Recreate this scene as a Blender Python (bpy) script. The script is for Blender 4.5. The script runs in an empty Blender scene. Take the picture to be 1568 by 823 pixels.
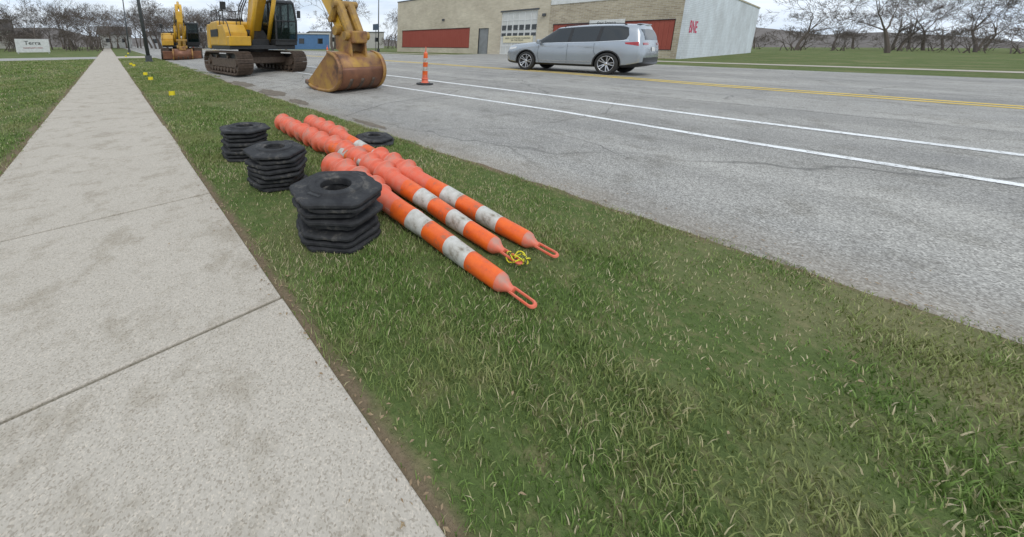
import bpy, bmesh, math, random
import numpy as np
from mathutils import Vector, Matrix, Quaternion
from mathutils.bvhtree import BVHTree
R=math.radians
random.seed(7); rng=np.random.default_rng(7)
scene=bpy.context.scene
COL=scene.collection

# ---------------------------------------------------------------- materials
def nmat(name):
    m=bpy.data.materials.new(name); m.use_nodes=True
    nt=m.node_tree; b=nt.nodes['Principled BSDF']
    return m,nt,b
def N(nt,t,**k):
    n=nt.nodes.new(t)
    for a,v in k.items(): setattr(n,a,v)
    return n
def pos(nt,kind='world'):
    if kind=='world':
        return N(nt,'ShaderNodeNewGeometry').outputs['Position']
    return N(nt,'ShaderNodeTexCoord').outputs['Object']
def noise(nt,co,scale,detail=4,rough=.6,dist=0):
    n=N(nt,'ShaderNodeTexNoise'); n.inputs['Scale'].default_value=scale; n.inputs['Detail'].default_value=min(detail,4)
    n.inputs['Roughness'].default_value=rough; n.inputs['Distortion'].default_value=dist
    nt.links.new(co,n.inputs['Vector']); return n.outputs['Fac']
def ramp(nt,fac,stops):
    r=N(nt,'ShaderNodeValToRGB'); e=r.color_ramp.elements
    while len(e)<len(stops): e.new(.5)
    for i,(p,c) in enumerate(stops):
        e[i].position=p; e[i].color=(c[0],c[1],c[2],1)
    nt.links.new(fac,r.inputs['Fac']); return r.outputs['Color']
def mixc(nt,fac,a,b,mode='MIX'):
    m=N(nt,'ShaderNodeMix',data_type='RGBA',blend_type=mode)
    for s,v in ((0,fac),(6,a),(7,b)):
        if isinstance(v,(int,float)): m.inputs[s].default_value=v
        elif isinstance(v,tuple): m.inputs[s].default_value=(v[0],v[1],v[2],1)
        else: nt.links.new(v,m.inputs[s])
    return m.outputs[2]
def bump(nt,b,h,strength=.3,dist=.01):
    n=N(nt,'ShaderNodeBump'); n.inputs['Strength'].default_value=abs(strength); n.invert=strength<0; n.inputs['Distance'].default_value=dist
    nt.links.new(h,n.inputs['Height']); nt.links.new(n.outputs['Normal'],b.inputs['Normal'])
def pm(name,c1,c2=None,scale=6,rough=.6,metal=0,bs=0,bscale=60,lo=.35,hi=.65,coat=0,spec=.5,kind='obj',c3=None):
    m,nt,b=nmat(name)
    co=pos(nt,kind)
    if c2 is None: c2=tuple(x*.75 for x in c1)
    f=noise(nt,co,scale,4,.65)
    st=[(lo,c1),(hi,c2)]
    if c3: st.append((min(hi+.12,.98),c3))
    nt.links.new(ramp(nt,f,st),b.inputs['Base Color'])
    b.inputs['Roughness'].default_value=rough; b.inputs['Metallic'].default_value=metal
    b.inputs['Coat Weight'].default_value=coat; b.inputs['Coat Roughness'].default_value=.06
    b.inputs['Specular IOR Level'].default_value=spec
    if bs: bump(nt,b,noise(nt,co,bscale,3),bs,.004)
    return m

M={}
M['rubber']=pm('black_rubber',(.016,.016,.018),(.036,.036,.037),9,.72,bs=.6,bscale=90,c3=(.11,.10,.088),spec=.35,hi=.58)
M['plastic']=pm('orange_plastic',(.76,.125,.055),(.70,.18,.11),7,.5,bs=.25,bscale=30,c3=(.48,.24,.18),hi=.56)
M['shorange']=pm('orange_sheeting',(.88,.15,.015),(.76,.115,.018),14,.42,c3=(.38,.14,.07),hi=.56)
M['shwhite']=pm('white_sheeting',(.64,.62,.57),(.50,.47,.41),12,.45,c3=(.25,.21,.16),hi=.54)
M['yel']=pm('yellow_machine_paint',(.66,.37,.02),(.54,.30,.022),2.2,.4,coat=.2,bs=.05,c3=(.30,.17,.04))
M['yeldirty']=pm('dirty_yellow_paint',(.42,.24,.035),(.22,.125,.045),5,.55,bs=.2,c3=(.10,.06,.035))
M['rust']=pm('rusty_steel',(.17,.075,.045),(.24,.105,.055),4,.45,metal=.3,bs=.3,c3=(.33,.17,.09))
M['bucket']=pm('worn_bucket_paint',(.42,.24,.05),(.28,.135,.055),2.4,.5,metal=.2,bs=.35,bscale=25,c3=(.12,.06,.04),lo=.36,hi=.54)
M['rustdk']=pm('track_steel',(.085,.06,.045),(.16,.115,.085),11,.65,metal=.3,bs=.3,c3=(.05,.04,.035))
M['black']=pm('black_steel',(.015,.015,.016),(.03,.03,.03),8,.5)
M['chrome']=pm('chrome',(.75,.75,.75),(.6,.6,.6),5,.15,metal=1)
M['carpaint']=pm('silver_paint',(.40,.43,.46),(.38,.41,.44),3,.27,metal=.65,coat=.7)
M['tire']=pm('tire_rubber',(.02,.02,.021),(.035,.034,.032),8,.8,bs=.2)
M['rim']=pm('alloy',(.62,.63,.65),(.5,.5,.52),5,.25,metal=.85)
M['trim']=pm('dark_trim',(.02,.02,.022),(.03,.03,.03),5,.5)
M['red']=pm('tail_light',(.45,.012,.015),(.3,.01,.012),5,.15,coat=.8)
M['white']=pm('white_paint',(.72,.72,.70),(.6,.6,.58),4,.5)
M['yflag']=pm('yellow_flag',(.85,.70,.02),(.75,.6,.02),5,.6)
M['card']=pm('cardboard',(.36,.23,.12),(.28,.17,.09),5,.8)
M['grey']=pm('galvanised_grey',(.07,.075,.08),(.10,.105,.11),6,.5,metal=.4)
M['skin_twig']=pm('twig',(.085,.068,.058),(.15,.12,.10),.05,.9,kind='world')
def glassmat():
    m,nt,b=nmat('dark_glass')
    b.inputs['Base Color'].default_value=(.012,.016,.018,1); b.inputs['Roughness'].default_value=.04
    b.inputs['Specular IOR Level'].default_value=.8
    return m
M['glass']=glassmat()
def cabglass():
    m,nt,b=nmat('cab_glass')
    out=nt.nodes['Material Output']
    b.inputs['Base Color'].default_value=(.01,.02,.02,1); b.inputs['Roughness'].default_value=.04
    tr=N(nt,'ShaderNodeBsdfTransparent'); tr.inputs[0].default_value=(.45,.52,.5,1)
    mx=N(nt,'ShaderNodeMixShader'); mx.inputs[0].default_value=.45
    nt.links.new(tr.outputs[0],mx.inputs[1]); nt.links.new(b.outputs[0],mx.inputs[2]); nt.links.new(mx.outputs[0],out.inputs[0])
    return m
M['cabglass']=cabglass()
def panelmat(name,c1,c2,axis='Y',per=.25):
    m,nt,b=nmat(name); co=pos(nt)
    sp=N(nt,'ShaderNodeSeparateXYZ'); nt.links.new(co,sp.inputs[0])
    w=N(nt,'ShaderNodeMath',operation='MULTIPLY'); w.inputs[1].default_value=1/per
    nt.links.new(sp.outputs[axis],w.inputs[0])
    fr=N(nt,'ShaderNodeMath',operation='FRACT'); nt.links.new(w.outputs[0],fr.inputs[0])
    r=ramp(nt,fr.outputs[0],[(0,(0,0,0)),(.12,(1,1,1)),(.9,(1,1,1)),(1,(0,0,0))])
    nt.links.new(mixc(nt,noise(nt,co,1.3,5),c1,c2),b.inputs['Base Color'])
    bump(nt,b,r,.8,.02); b.inputs['Roughness'].default_value=.6
    return m
M['redpanel']=panelmat('red_siding',(.27,.048,.03),(.34,.075,.048),per=.3)
def brickmat(name,c1,c2,mort,axis='YZ'):
    m,nt,b=nmat(name); co=pos(nt)
    sp=N(nt,'ShaderNodeSeparateXYZ'); nt.links.new(co,sp.inputs[0])
    cb=N(nt,'ShaderNodeCombineXYZ'); nt.links.new(sp.outputs[axis[0]],cb.inputs[0]); nt.links.new(sp.outputs['Z'],cb.inputs[1])
    br=N(nt,'ShaderNodeTexBrick'); nt.links.new(cb.outputs[0],br.inputs['Vector'])
    br.inputs['Scale'].default_value=1; br.inputs['Brick Width'].default_value=.42; br.inputs['Row Height'].default_value=.13
    br.inputs['Mortar Size'].default_value=.016; br.inputs['Bias'].default_value=0
    br.inputs['Color1'].default_value=(*c1,1); br.inputs['Color2'].default_value=(*c2,1); br.inputs['Mortar'].default_value=(*mort,1)
    st=ramp(nt,noise(nt,co,.35,4,.7),[(.3,(.78,.76,.74)),(.7,(1.1,1.1,1.1))])
    nt.links.new(mixc(nt,1.0,br.outputs['Color'],st,'MULTIPLY'),b.inputs['Base Color'])
    b.inputs['Roughness'].default_value=.85
    bump(nt,b,br.outputs['Fac'],-.4,.01)
    return m
M['tanbrick']=brickmat('tan_brick',(.60,.53,.40),(.51,.45,.33),(.55,.51,.43))
M['brownbrick']=brickmat('brown_brick',(.50,.43,.31),(.34,.28,.20),(.53,.49,.41))
M['whitebrick']=brickmat('white_painted_brick',(.74,.78,.82),(.69,.73,.77),(.58,.62,.66),axis='XZ')

# ---------------------------------------------------------------- mesh helpers
def mk(name,verts,faces,mat,parent=None,smooth=False,loc=(0,0,0),rot=(0,0,0),bevel=0,mats=None,fm=None):
    me=bpy.data.meshes.new(name); me.from_pydata([tuple(v) for v in verts],[],faces)
    for mm in (mats or [mat]): me.materials.append(mm)
    if fm: me.polygons.foreach_set('material_index',fm)
    bm=bmesh.new(); bm.from_mesh(me); bmesh.ops.recalc_face_normals(bm,faces=bm.faces); bm.to_mesh(me); bm.free()
    if smooth: me.polygons.foreach_set('use_smooth',[True]*len(me.polygons))
    me.update()
    o=bpy.data.objects.new(name,me); COL.objects.link(o); o.location=loc; o.rotation_euler=rot
    if parent: o.parent=parent
    if bevel:
        b=o.modifiers.new('bevel','BEVEL'); b.width=bevel; b.segments=2; b.limit_method='ANGLE'; b.angle_limit=R(35)
    return o
def empty(name,loc=(0,0,0),rot=(0,0,0),scale=1):
    o=bpy.data.objects.new(name,None); COL.objects.link(o); o.location=loc; o.rotation_euler=rot
    o.scale=(scale,)*3; o.empty_display_size=.2; return o
BF=[(0,1,3,2),(4,6,7,5),(0,4,5,1),(2,3,7,6),(0,2,6,4),(1,5,7,3)]
def boxv(c,s):
    x,y,z=c; a,b,d=s[0]/2,s[1]/2,s[2]/2
    return [(x+i*a,y+j*b,z+k*d) for i in(-1,1) for j in(-1,1) for k in(-1,1)]
def box(name,c,s,mat,parent=None,bevel=0,rot=(0,0,0)):
    return mk(name,boxv((0,0,0),s),BF,mat,parent,loc=c,rot=rot,bevel=bevel)
def boxes(name,lst,mat,parent=None,bevel=0):
    V=[];F=[]
    for c,s in lst:
        n=len(V); V+=boxv(c,s); F+=[tuple(i+n for i in f) for f in BF]
    return mk(name,V,F,mat,parent,bevel=bevel)
def tubeg(p0,p1,r0,r1,seg,V,F,cap=True):
    p0=Vector(p0);p1=Vector(p1);d=(p1-p0)
    if d.length<1e-6: return
    d.normalize(); a=d.orthogonal().normalized(); b=d.cross(a); n=len(V)
    for p,r in((p0,r0),(p1,r1)):
        for i in range(seg):
            t=2*math.pi*i/seg; V.append(p+a*(r*math.cos(t))+b*(r*math.sin(t)))
    for i in range(seg):
        j=(i+1)%seg; F.append((n+i,n+j,n+seg+j,n+seg+i))
    if cap: F.append(tuple(n+i for i in range(seg))[::-1]); F.append(tuple(n+seg+i for i in range(seg)))
def tubes(name,segs,mat,parent=None,seg=12,smooth=False):
    V=[];F=[]
    for s in segs:
        p0,p1,r0=s[:3]; r1=s[3] if len(s)>3 else r0
        tubeg(p0,p1,r0,r1,seg,V,F)
    o=mk(name,V,F,mat,parent)
    if smooth:
        o.data.polygons.foreach_set('use_smooth',[len(p.vertices)==4 for p in o.data.polygons])
    return o
def path(name,pts,r,mat,parent=None,seg=8):
    V=[];F=[];P=[Vector(p) for p in pts]; n=len(P)
    up=Vector((.13,.27,1)).normalized()
    for i,p in enumerate(P):
        d=(P[min(i+1,n-1)]-P[max(i-1,0)]).normalized(); a=d.cross(up).normalized(); b=d.cross(a)
        for k in range(seg):
            t=2*math.pi*k/seg; V.append(p+a*(r*math.cos(t))+b*(r*math.sin(t)))
    for i in range(n-1):
        for k in range(seg):
            j=(k+1)%seg; F.append((i*seg+k,i*seg+j,(i+1)*seg+j,(i+1)*seg+k))
    F.append(tuple(range(seg))[::-1]); F.append(tuple((n-1)*seg+k for k in range(seg)))
    return mk(name,V,F,mat,parent,smooth=True)
def prism(name,poly,x0,x1,mat,parent=None,bevel=0):
    n=len(poly); V=[(x0,y,z) for y,z in poly]+[(x1,y,z) for y,z in poly]
    F=[tuple(range(n)),tuple(range(2*n-1,n-1,-1))]+[(i,(i+1)%n,n+(i+1)%n,n+i) for i in range(n)]
    return mk(name,V,F,mat,parent,bevel=bevel)
def lathe(prof,seg,fn=None):
    V=[];F=[];n=len(prof)
    for i in range(seg):
        t=2*math.pi*i/seg
        for (r,z) in prof:
            k=fn(r,t) if fn else r
            V.append((k*math.cos(t),k*math.sin(t),z))
    for i in range(seg):
        j=(i+1)%seg
        for k in range(n-1): F.append((i*n+k,j*n+k,j*n+k+1,i*n+k+1))
    return V,F

# ---------------------------------------------------------------- ground / road
def interp(x,P):
    if x<=P[0][0]: return P[0][1]
    for (a,b),(c,d) in zip(P,P[1:]):
        if x<=c: return b+(d-b)*(x-a)/(c-a)
    return P[-1][1]
ZP=[(3.05,0),(4.5,.06),(6,.11),(9,.16),(14,.18)]
def zr(x): return interp(x,ZP)
KE=[(-40,3.0),(0,3.02),(1.6,3.07),(8,3.08),(14,3.22),(27,3.35),(60,3.6),(400,4.5)]
FE=[(-40,21.5),(0,23.0),(3.5,23.4),(14,25.3),(30,25.9),(60,26.5),(400,30)]

def groundmat():
    m,nt,b=nmat('grass_soil'); co=pos(nt)
    f1=noise(nt,co,.55,4,.6); f2=noise(nt,co,9,4,.75); f3=noise(nt,co,60,3,.7)
    c=mixc(nt,f3,(.060,.090,.028),(.135,.180,.058))
    s=ramp(nt,f2,[(.50,(0,0,0)),(.72,(1,1,1))])
    c=mixc(nt,s,c,(.20,.185,.09))
    g=ramp(nt,f1,[(.48,(0,0,0)),(.68,(.6,.6,.6))])
    c=mixc(nt,g,c,(.25,.22,.12))
    sp=N(nt,'ShaderNodeSeparateXYZ'); nt.links.new(co,sp.inputs[0])
    def band(x0,w):
        a=N(nt,'ShaderNodeMath',operation='SUBTRACT'); nt.links.new(sp.outputs[0],a.inputs[0]); a.inputs[1].default_value=x0
        ab=N(nt,'ShaderNodeMath',operation='ABSOLUTE'); nt.links.new(a.outputs[0],ab.inputs[0])
        mr=N(nt,'ShaderNodeMapRange'); nt.links.new(ab.outputs[0],mr.inputs[0]); mr.inputs[1].default_value=0; mr.inputs[2].default_value=w
        mr.inputs[3].default_value=1; mr.inputs[4].default_value=0
        return mr.outputs[0]
    soil=mixc(nt,f3,(.12,.09,.055),(.26,.20,.13))
    for x0,w in((.58,.07),(-1.0,.14),(3.06,.10)):
        k=band(x0,w); mm=N(nt,'ShaderNodeMath',operation='MULTIPLY'); nt.links.new(k,mm.inputs[0])
        r=ramp(nt,noise(nt,co,5,4),[(.3,(.4,.4,.4)),(.6,(1.6,1.6,1.6))]); nt.links.new(r,mm.inputs[1]); mm.use_clamp=True
        c=mixc(nt,mm.outputs[0],c,soil)
    nt.links.new(c,b.inputs['Base Color']); b.inputs['Roughness'].default_value=.95; b.inputs['Specular IOR Level'].default_value=.1
    bump(nt,b,f3,.8,.02)
    return m
xs=[-900,-300,-100,-40,-15,-6,-1.05,.7,2.9,3.05,3.8,4.5,6,7.5,9,11.5,14,22,30,60,150,400,900]
ys=[-300,-80,-30,-10,-3,0,3,6,10,16,25,40,70,120,250,500,1200]
V=[(x,y,zr(x)-.006) for y in ys for x in xs]; nx=len(xs)
F=[(j*nx+i,j*nx+i+1,(j+1)*nx+i+1,(j+1)*nx+i) for j in range(len(ys)-1) for i in range(nx-1)]
mk('ground',V,F,groundmat())

def roadmat():
    m,nt,b=nmat('asphalt'); co=pos(nt)
    v=N(nt,'ShaderNodeTexVoronoi'); v.inputs['Scale'].default_value=120; nt.links.new(co,v.inputs['Vector'])
    sep=N(nt,'ShaderNodeSeparateColor'); nt.links.new(v.outputs['Color'],sep.inputs[0])
    agg=ramp(nt,sep.outputs[0],[(0,(.20,.19,.175)),(.45,(.335,.322,.298)),(.8,(.42,.405,.375)),(1,(.56,.54,.50))])
    big=ramp(nt,noise(nt,co,.35,4,.65),[(.3,(.78,.78,.78)),(.7,(1.12,1.11,1.08))])
    mp=N(nt,'ShaderNodeMapping'); mp.inputs['Scale'].default_value=(1.2,.05,1); nt.links.new(co,mp.inputs[0])
    strk=ramp(nt,noise(nt,mp.outputs[0],1.0,4,.6),[(.35,(.84,.84,.84)),(.65,(1.06,1.06,1.06))])
    c=mixc(nt,1.0,agg,big,'MULTIPLY'); c=mixc(nt,1.0,c,strk,'MULTIPLY')
    blot=ramp(nt,noise(nt,co,2.6,4,.7),[(.32,(.76,.75,.73)),(.48,(1,1,1))])
    c=mixc(nt,1.0,c,blot,'MULTIPLY')
    wob=N(nt,'ShaderNodeTexNoise'); wob.inputs['Scale'].default_value=1.1; wob.inputs['Detail'].default_value=4; nt.links.new(co,wob.inputs['Vector'])
    add=N(nt,'ShaderNodeVectorMath',operation='MULTIPLY_ADD'); nt.links.new(wob.outputs['Color'],add.inputs[0]); add.inputs[1].default_value=(.9,.9,0); nt.links.new(co,add.inputs[2])
    mp2=N(nt,'ShaderNodeMapping'); mp2.inputs['Scale'].default_value=(.22,.13,0); nt.links.new(add.outputs[0],mp2.inputs[0])
    vc=N(nt,'ShaderNodeTexVoronoi',feature='DISTANCE_TO_EDGE'); vc.inputs['Scale'].default_value=1; nt.links.new(mp2.outputs[0],vc.inputs['Vector'])
    ck=ramp(nt,vc.outputs['Distance'],[(0,(1,1,1)),(.0026,(0,0,0))])
    mk_=ramp(nt,noise(nt,co,.25,2),[(.40,(0,0,0)),(.52,(.7,.7,.7))])
    k=mixc(nt,1.0,ck,mk_,'MULTIPLY')
    c=mixc(nt,k,c,(.10,.095,.085))
    sp=N(nt,'ShaderNodeSeparateXYZ'); nt.links.new(co,sp.inputs[0])
    mr=N(nt,'ShaderNodeMapRange'); nt.links.new(sp.outputs[0],mr.inputs[0]); mr.inputs[1].default_value=3.0; mr.inputs[2].default_value=3.6; mr.inputs[3].default_value=.9; mr.inputs[4].default_value=0
    mm=N(nt,'ShaderNodeMath',operation='MULTIPLY'); nt.links.new(mr.outputs[0],mm.inputs[0]); nt.links.new(noise(nt,co,2.2,4,.7),mm.inputs[1])
    c=mixc(nt,mm.outputs[0],c,(.26,.21,.15))
    nt.links.new(c,b.inputs['Base Color']); b.inputs['Roughness'].default_value=.85; b.inputs['Specular IOR Level'].default_value=.3
    bump(nt,b,sep.outputs[1],.5,.004)
    return m
def strip(name,ylist,edges,mat,parent=None,dz=.0,dip=0):
    V=[];F=[];n=None
    for y in ylist:
        e=edges(y); n=len(e); V+=[(x,y,zr(x)+dz-(dip if i==0 else 0)) for i,x in enumerate(e)]
    for j in range(len(ylist)-1):
        for i in range(n-1): F.append((j*n+i,j*n+i+1,(j+1)*n+i+1,(j+1)*n+i))
    return mk(name,V,F,mat,parent)
yl=[-60,-40,-25,-18]+list(np.arange(-14,14,.07))+list(np.arange(14,40,.4))+list(np.arange(40,401,10))
jit={}
acc=0
for y in yl:
    acc=acc*.85+random.uniform(-.018,.018); jit[round(y,3)]=acc
def redge2(y):
    a=interp(y,KE)+jit[round(y,3)]; b=interp(y,FE)
    e=[a-.05,a+.02,3.3,3.8,4.5,6,7.5,9,11.5,14,18,b]
    e[2]=max(e[2],e[1]+.08); e[3]=max(e[3],e[2]+.1); e[4]=max(e[4],e[3]+.1)
    return e
road=strip('road',yl,redge2,roadmat(),dz=.0,dip=.012)
def paintmat(name,c,worn=.36):
    m,nt,b=nmat(name); co=pos(nt)
    f=ramp(nt,noise(nt,co,22,4,.8),[(worn,(.42,.41,.39)),(worn+.12,(1,1,1))])
    f2=ramp(nt,noise(nt,co,1.5,4,.6),[(.3,(.82,.82,.82)),(.6,(1,1,1))])
    c_=mixc(nt,1.0,mixc(nt,1.0,f,f2,'MULTIPLY'),c,'MULTIPLY')
    nt.links.new(c_,b.inputs['Base Color']); b.inputs['Roughness'].default_value=.7
    return m
PW=paintmat('white_road_paint',(.84,.84,.82),.36); PY=paintmat('yellow_road_paint',(.80,.55,.06),.32)
def line(name,P,w,mat):
    ya=P[0][0]; yb=P[-1][0]
    ylist=list(np.arange(ya,min(yb,40),.25))+[yb]
    return strip(name,ylist,lambda y:[interp(y,P)-w/2,interp(y,P)+w/2],mat,road,dz=.005)
WA=[(-30,6.9),(-12,7.1),(.9,7.5),(3.6,7.76),(8.7,8.02),(30,8.2),(120,9)]
WB=[(-30,5.6),(-12,5.75),(.68,5.98),(2.87,6.18),(7.1,6.16),(16,6.2)]
YL=[(-30,11.2),(-12,11.7),(1.6,12.7),(6.5,13.7),(17.8,14.6),(40,15.0),(160,16)]
line('white_lane_line',WA,.15,PW); line('white_edge_line',WB,.12,PW)
line('yellow_line',YL,.17,PY); line('yellow_line_2',[(a,b+.42) for a,b in YL],.17,PY)

def crack(pts,w=.012,n=90,jitr=.014):
    P=[Vector((a,b,0)) for a,b in pts]; V=[];F=[]
    L=[0]
    for a,b in zip(P,P[1:]): L.append(L[-1]+(b-a).length)
    off=0
    for i in range(n+1):
        s=L[-1]*i/n
        for k in range(len(P)-1):
            if s<=L[k+1]+1e-6: break
        d=(P[k+1]-P[k]).normalized(); q=P[k]+d*(s-L[k]); nn=Vector((-d.y,d.x,0))
        off=off*.92+random.uniform(-jitr,jitr); ww=w*random.uniform(.3,1)
        for sg in(-1,1):
            p=q+nn*(off+sg*ww/2); V.append((p.x,p.y,zr(p.x)+.0035))
    for i in range(n): F.append((2*i,2*i+1,2*i+3,2*i+2))
    return V,F
CV=[];CF=[]
for pts,w in [([(3.6,3.4),(4.1,3.1),(4.6,2.6),(4.75,2.1),(4.6,1.6),(4.35,1.2)],.008),([(3.2,5.0),(4.5,5.4),(6,5.2),(7.2,5.6)],.018),
              ([(6.2,8.5),(6.3,5),(6.2,2),(6.1,-1)],.008),([(3.15,9.5),(4.5,9.6),(6,9.4)],.022),([(8.5,6),(10,5.8),(12,6.2)],.02),
              ([(9.3,12),(9.2,7),(9.4,3),(9.0,-2)],.02),([(5.2,2.5),(6.6,2.2),(8.2,2.6)],.008)]:
    v,f=crack(pts,w); n=len(CV); CV+=v; CF+=[tuple(i+n for i in q) for q in f]
for yy in (6.9,10.9,15.4,20.0,24.6):
    v,f=crack([(3.15,yy),(6,yy+.05),(11,yy+.15)],.018,60,.006); n=len(CV); CV+=v; CF+=[tuple(i+n for i in q) for q in f]
mk('cracks',CV,CF,pm('crack_dark',(.08,.075,.067),(.12,.115,.105),20,.9),road)
DV=[];DF=[]
for cx0,cy0,rx,ry in((3.32,8.6,.26,.9),(3.25,6.9,.16,.5),(3.3,11.2,.25,1.2),(3.22,4.3,.08,.5)):
    n0=len(DV); k=26
    for i in range(k):
        t=2*math.pi*i/k; q=random.uniform(.65,1.1); xx=cx0+rx*q*math.cos(t); DV.append((xx,cy0+ry*q*math.sin(t),zr(xx)+.0045))
    DF.append(tuple(range(n0,n0+k)))
mk('edge_dirt',DV,DF,pm('dirt',(.12,.10,.075),(.20,.165,.125),9,.95,kind='world',bs=.6,bscale=50),road)

def concmat(name,a=(.43,.385,.32),b_=(.52,.47,.40)):
    m,nt,b=nmat(name); co=pos(nt)
    v=N(nt,'ShaderNodeTexVoronoi'); v.inputs['Scale'].default_value=210; nt.links.new(co,v.inputs['Vector'])
    sep=N(nt,'ShaderNodeSeparateColor'); nt.links.new(v.outputs['Color'],sep.inputs[0])
    ag=ramp(nt,sep.outputs[0],[(0,(.68,.66,.63)),(.3,(.94,.94,.94)),(.85,(1.03,1.03,1.03)),(1,(1.2,1.18,1.16))])
    c=mixc(nt,noise(nt,co,1.4,4,.7),a,b_)
    st=ramp(nt,noise(nt,co,3.3,4,.75),[(.34,(.74,.72,.68)),(.5,(1,1,1))])
    c=mixc(nt,1.0,c,ag,'MULTIPLY'); c=mixc(nt,.8,c,st,'MULTIPLY')
    nt.links.new(c,b.inputs['Base Color']); b.inputs['Roughness'].default_value=.9; b.inputs['Specular IOR Level'].default_value=.2
    bump(nt,b,noise(nt,co,110,3,.7),.5,.004)
    return m
CONC=concmat('concrete')
V=[];F=[]
y=3.0-1.525*6
while y<70:
    n=len(V); dz=random.uniform(-.003,.003); g=.006
    V+=boxv((-.205+random.uniform(-.008,.008),y+.7625,-.04+dz),(1.545,1.525-2*g,.10)); F+=[tuple(i+n for i in f) for f in BF]; y+=1.525
n=len(V); V+=boxv((-.205,130,-.04),(1.545,119,.10)); F+=[tuple(i+n for i in f) for f in BF]
mk('sidewalk',V,F,CONC,bevel=.006)
def flat(name,x0,x1,y0,y1,z,mat,parent=None):
    return mk(name,[(x0,y0,z),(x1,y0,z),(x1,y1,z),(x0,y1,z)],[(0,1,2,3)],mat,parent)
flat('driveway',-120,-.98,37.5,44,.004,concmat('driveway_concrete',(.34,.33,.31),(.4,.39,.36)))
flat('driveway',.57,3.5,38,44,.009,CONC)
flat('parking_lot',25.2,34,15.5,24,.184,concmat('apron_concrete',(.30,.29,.27),(.36,.35,.32)))
flat('far_sidewalk',27.6,29.1,-60,15.4,.186,CONC); flat('far_sidewalk',27.6,29.1,24.1,90,.186,CONC)

# ---------------------------------------------------------------- grass blades
def blademat():
    m,nt,b=nmat('grass_blades'); co=pos(nt)
    at=N(nt,'ShaderNodeAttribute',attribute_name='rnd')
    f=noise(nt,co,1.1,3,.6)
    g=ramp(nt,at.outputs['Fac'],[(0,(.085,.145,.030)),(.35,(.135,.215,.048)),(.68,(.185,.275,.070)),(.80,(.28,.33,.12)),(.88,(.42,.37,.20)),(1,(.54,.46,.30))])
    y_=ramp(nt,f,[(.42,(0,0,0)),(.64,(.65,.65,.65))])
    c=mixc(nt,y_,g,(.30,.30,.125))
    nt.links.new(c,b.inputs['Base Color']); b.inputs['Roughness'].default_value=.6; b.inputs['Specular IOR Level'].default_value=.2
    return m
BM=blademat()
def vnoise(x,y,s,seed):
    g=np.random.default_rng(seed).random((64,64)); u=x*s;v=y*s
    i=np.floor(u).astype(int);j=np.floor(v).astype(int);fu=u-i;fv=v-j
    fu=fu*fu*(3-2*fu);fv=fv*fv*(3-2*fv)
    a=g[i%64,j%64];b=g[(i+1)%64,j%64];c=g[i%64,(j+1)%64];d=g[(i+1)%64,(j+1)%64]
    return (a*(1-fu)+b*fu)*(1-fv)+(c*(1-fu)+d*fu)*fv
BL=[]
def scatter(x0,x1,y0,y1,dens,h0,h1,w):
    n=int((x1-x0)*(y1-y0)*dens)
    x=rng.uniform(x0,x1,n);y=rng.uniform(y0,y1,n)
    cl=vnoise(x+50,y+50,5.5,3)*.5+vnoise(x+50,y+50,1.7,4)*.5
    big=vnoise(x+90,y+50,.9,11)*.6+vnoise(x+90,y+50,3.1,12)*.4
    dry=np.clip((big-.48)/.12,0,1)
    keep=rng.random(n)<(.22+1.1*cl)*(1-.6*dry)
    for xe,ww in((.58,.05),(-1.0,.12)):
        d=np.abs(x-xe); thr=ww*(.1+1.3*vnoise(x+10,y+30,4.5,8))
        keep&=(d>thr)|(rng.random(n)<.25)
    lim=3.04+.09*(vnoise(x*0+5,y+30,3.5,9)-.3)+.05*(vnoise(x*0+5,y+30,11,10)-.5)
    keep&=(x<lim)|(x<0)|(y>14)
    x,y,cl,dry=x[keep],y[keep],cl[keep],dry[keep]; n=len(x)
    h=rng.uniform(h0,h1,n)*(.5+.9*cl)*(1-.3*dry); ww=w*rng.uniform(.7,1.4,n)
    th=rng.uniform(0,2*np.pi,n); ln=rng.uniform(.2,1.1,n)*h; la=rng.uniform(0,2*np.pi,n)
    r=np.clip(rng.random(n)*.85+ (cl-.5)*.25 + (rng.random(n)<.08)*.9 + .12*(vnoise(x+50,y+20,2.5,21)-.5) + .45*dry*rng.random(n),0,1)
    BL.append((x,y,h,ww,th,ln,la,r))
scatter(.56,3.16,-2.2,2.2,13000,.016,.038,.0036)
scatter(.56,3.16,2.2,5.5,8000,.018,.040,.0048)
scatter(.56,3.2,5.5,14,2800,.025,.046,.008)
scatter(.56,3.4,14,38,750,.03,.06,.017)
scatter(-7,-.95,3.2,9,2800,.022,.044,.0075)
scatter(-12,-.95,9,18,900,.028,.055,.013)
scatter(-18,-.95,18,37,240,.033,.065,.027)
x,y,h,w,th,ln,la,r=[np.concatenate(a) for a in zip(*BL)]
n=len(x)
zg=np.interp(x,[3.05,4.5,6],[0,.06,.11])-.006
cx_,sy_=np.cos(th)*w/2,np.sin(th)*w/2; lx,ly=np.cos(la)*ln,np.sin(la)*ln
co=np.empty((n,5,3),np.float32)
co[:,0]=np.stack([x-cx_,y-sy_,zg],1);co[:,1]=np.stack([x+cx_,y+sy_,zg],1)
mx_=x+lx*.35;my_=y+ly*.35;mz=zg+h*.6
co[:,2]=np.stack([mx_+cx_*.8,my_+sy_*.8,mz],1);co[:,3]=np.stack([mx_-cx_*.8,my_-sy_*.8,mz],1)
co[:,4]=np.stack([x+lx,y+ly,zg+h],1)
me=bpy.data.meshes.new('lawn_grass'); me.vertices.add(5*n); me.vertices.foreach_set('co',co.ravel())
me.loops.add(7*n); base=(np.arange(n)*5)[:,None]
me.loops.foreach_set('vertex_index',(base+np.array([0,1,2,3,3,2,4])).astype(np.int32).ravel())
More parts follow.
